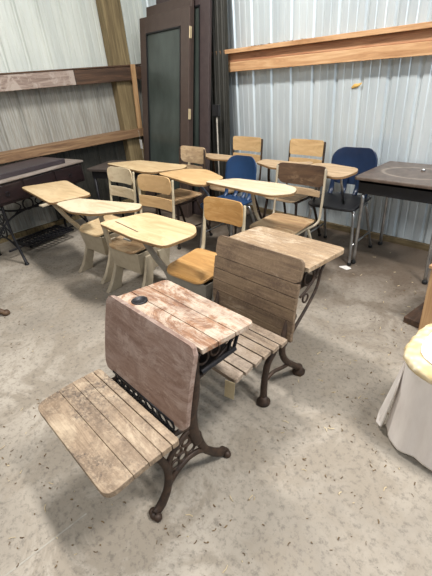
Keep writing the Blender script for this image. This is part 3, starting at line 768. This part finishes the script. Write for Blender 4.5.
# pole with black head
t = thing('pole_tool', 'thin pale pole with a black head leaning on the dark steel sheet', 'tool', (-3.12, 2.92, 0)); t.rotation_euler = (-.06, -.01, 0)
bm = NB(); tube(bm, [(0, 0, .05), (0, 0, 1.05)], .007, 8, 1); obj('pole', bm, 'string', t, smooth=True)
bm = NB(); prism(bm, round_poly([(-.05, -.02), (.05, -.02), (.04, .02), (-.04, .02)], .01), 1.05, 1.16); obj('head', bm, 'black', t, bevel=.005)
bm = NB(); lathe(bm, [(.010, 0), (.012, .02), (.009, .06)], (0, 0, 0), 10); obj('foot_cap', bm, 'rubber', t, smooth=True)

# leaning stick on the ledge, white tag on a string
bm = NB(); bar(bm, (XL + .188, 2.87, .906), (XL + .195, 2.905, 1.60), .058, .022, (1, 0, 0))
o = obj('wooden_stick', bm, 'stick', bevel=.003); tag(o, 'tan wooden stick leaning on the ledge beside the post', 'stick')
t = thing('hang_tag', 'white paper tag hanging on a string against the left stile of the glass-paned door', 'tag', (-4.215, 2.72, .81), 1.4)
bm = NB(); box(bm, (-.001, -.030, -.105), (.001, .030, 0)); obj('card', bm, 'paper', t)
bm = NB(); tube(bm, [(0, 0, 0), (-.003, 0, .06), (-.012, -.005, .11)], .0015, 6, 3); tube(bm, [(0, 0, -.10), (.003, 0, -.22)], .002, 6, 1); obj('string', bm, 'string', t)

# ------------------------------------------------------------------ white skirted ottoman at the right
t = thing('skirted_ottoman', 'white slipcovered footstool with cream chenille cushion at the right edge', 'footstool', (-.155, 1.415, 0), .0)
def sq(a, r_, p=4.0):
    c, s = math.cos(a), math.sin(a); k = (abs(c)**p + abs(s)**p) ** (-1 / p); r_ *= .245 / .285; return r_ * k * c, r_ * k * s * .80
bm = NB(); n = 96; prof = [(.42, .97), (.40, .965), (.30, .99), (.16, 1.02), (.03, 1.05), (.022, 1.055)]
rings_ = []
for z, k in prof:
    row = []
    for i in range(n):
        a = 2 * PI * i / n; fl = 1 + (.018 * math.sin(a * 14 + .6) + .012 * math.sin(a * 23)) * (1 - z / .43) 
        x, y = sq(a, .285 * k * fl); row.append(bm.verts.new((x, y, z + (.006 * math.sin(a * 9) if z < .1 else 0))))
    rings_.append(row)
for a_, b_ in zip(rings_, rings_[1:]):
    for i in range(n): bm.faces.new((a_[i], a_[(i+1) % n], b_[(i+1) % n], b_[i]))
obj('skirt', bm, 'skirt', t, smooth=True, solid=.004)
bm = NB()   # corner flap of the skirt
P = [(-.238, -.10, .40), (-.232, -.155, .30), (-.268, -.150, .035), (-.300, -.125, .022), (-.305, -.09, .06)]
vs = [bm.verts.new(p) for p in P]; bm.faces.new(vs); obj('skirt_flap', bm, 'skirt', t, solid=.006, bevel=.002)
bm = NB()
prof = [(.415, .96), (.420, 1.03), (.437, 1.065), (.455, 1.04), (.464, .93), (.468, .80)]
rings_ = []
for z, k in prof:
    rings_.append([bm.verts.new((*sq(2 * PI * i / n, .285 * k * (1 + (.010 * math.sin(2 * PI * i / n * 22) if .42 < z < .46 else 0)), 3.2), z)) for i in range(n)])
for a_, b_ in zip(rings_, rings_[1:]):
    for i in range(n): bm.faces.new((a_[i], a_[(i+1) % n], b_[(i+1) % n], b_[i]))
bm.faces.new(rings_[-1]); bm.faces.new(rings_[0][::-1]); obj('cushion', bm, 'cushion', t, smooth=True)
bm = NB(); prism(bm, [Vector(sq(2 * PI * i / 40, .24, 3.4)) for i in range(40)], .4685, .474); obj('seat_cloth', bm, 'paper', t, bevel=.002)
for sx in (-1, 1):
    for sy in (-1, 1):
        bm = NB(); tube(bm, [(sx * .18, sy * .14, .41), (sx * .18, sy * .14, 0)], .018, 8, 1); obj('leg', bm, 'dark_ply', t)

# wooden furniture base at the right edge
t = thing('wooden_stand', 'small wooden stand with brown foot board and tan upright at the right edge', 'stand', (-.65, 2.14, 0), -.10)
bm = NB(); box(bm, (-.055, 0, 0), (.050, .27, .042)); obj('foot_board', bm, 'rot_board', t, bevel=.004)
bm = NB(); box(bm, (.051, -.02, 0), (.120, .03, .42)); obj('upright', bm, 'stick', t, bevel=.004)
bm = NB(); box(bm, (.051, .031, .05), (.42, .25, .072)); obj('shelf_board', bm, 'dark_ply', t, bevel=.003)
bm = NB(); box(bm, (.36, -.02, 0), (.42, .03, .42)); obj('upright', bm, 'stick', t, bevel=.004)
bm = NB(); box(bm, (.04, -.03, .421), (.44, .26, .440)); obj('top_board', bm, 'stick', t, bevel=.003)

# foot of a table at the left edge
t = thing('wooden_stool', 'brown wooden stool with only one foot in view at the left edge', 'stool', (-3.11, .20, 0), .2)
bm = NB(); lathe(bm, [(.15, .42), (.165, .425), (.165, .445), (.15, .45)], (0, 0, 0), 28); obj('seat', bm, 'dark_ply', t, smooth=True)
for k in range(4):
    a = PI / 4 + PI / 2 * k - .08; c, s = math.cos(a), math.sin(a)
    bm = NB(); tube(bm, [(c * .10, s * .10, .42), (c * .17, s * .17, .22), (c * .225, s * .225, .09), (c * .30, s * .30, .030), (c * .325, s * .325, .020)], [.018, .022, .022, .020, .020], 10, 5)
    lathe(bm, [(.018, 0), (.027, .006), (.028, .02), (.020, .034)], (c * .33, s * .33, 0), 12); obj('leg', bm, 'dark_ply', t, smooth=True)

# ------------------------------------------------------------------ litter
def litter(name, n, regs, mat, label, lo, hi, seed):
    rnd = random.Random(seed); bm = NB()
    for _ in range(n):
        x0, x1, y0, y1 = rnd.choice(regs); x, y = rnd.uniform(x0, x1), rnd.uniform(y0, y1); a = rnd.uniform(0, PI); l = rnd.uniform(lo, hi); w_ = rnd.uniform(.001, .0045)
        c, s = math.cos(a), math.sin(a); cv = rnd.uniform(-.2, .2) * l
        pts = [(x - c*l/2, y - s*l/2), (x - s*cv, y + c*cv), (x + c*l/2, y + s*l/2)]
        L_ = [bm.verts.new((p[0] + s*w_/2, p[1] - c*w_/2, .0015 + rnd.random()*.002)) for p in pts]; R_ = [bm.verts.new((p[0] - s*w_/2, p[1] + c*w_/2, .002 + rnd.random()*.004)) for p in pts]
        for i in range(2): bm.faces.new((L_[i], L_[i+1], R_[i+1], R_[i]))
    o = obj(name, bm, mat, solid=.001); tag(o, label, 'litter', kind='stuff'); return o
regs = [(-.95, -.2, .9, 2.9), (-.95, -.3, 1.2, 2.6), (-3.9, -2.2, .0, 1.2), (-.8, -.2, .1, 1.2), (-1.9, -.9, -.2, .3), (-2.0, -.4, 1.8, 3.1)]
litter('leaf_litter', 520, regs, 'leaf', 'dark dry leaf bits scattered over the concrete floor', .003, .016, 3)
litter('straw_litter', 160, regs, 'straw', 'pale straw bits scattered over the concrete floor', .004, .030, 5)
litter('shelf_litter', 40, [(-3.2, -2.2, YB - .15, YB - .05)], 'leaf', 'dead leaves lying on the pine plank of the back wall', .01, .05, 9).location.z = 1.628
bm = NB(); prism(bm, round_poly([(-.05, -.02), (.03, -.035), (.05, .01), (-.01, .03)], .012), 0, .0025); o = obj('paper_scrap', bm, 'paper'); o.location = (-1.36, 2.60, .001); tag(o, 'white paper scrap on the floor beside the chrome chair legs', 'scrap')
bm = NB(); prism(bm, [Vector(p) for p in ((-1.080, -.30), (-1.072, -.30), (-1.060, .16), (-1.066, .16))], .0003, .0009); o = obj('chalk_mark', bm, 'string'); tag(o, 'faint pale chalk line on the floor in front of the nearest desk', 'mark')
bm = NB(); tube(bm, [(-.04, 0, -.015), (-.01, -.006, 0), (.02, -.004, .005), (.045, 0, .02)], [.006, .016, .012, .004], 8, 4, flat=((0, 1, 0), .4)); o = obj('foam_patch', bm, 'foam', smooth=True); o.location = (-1.78, YB - .004, 1.259); tag(o, 'small yellow foam patch stuck on the back wall siding', 'patch')
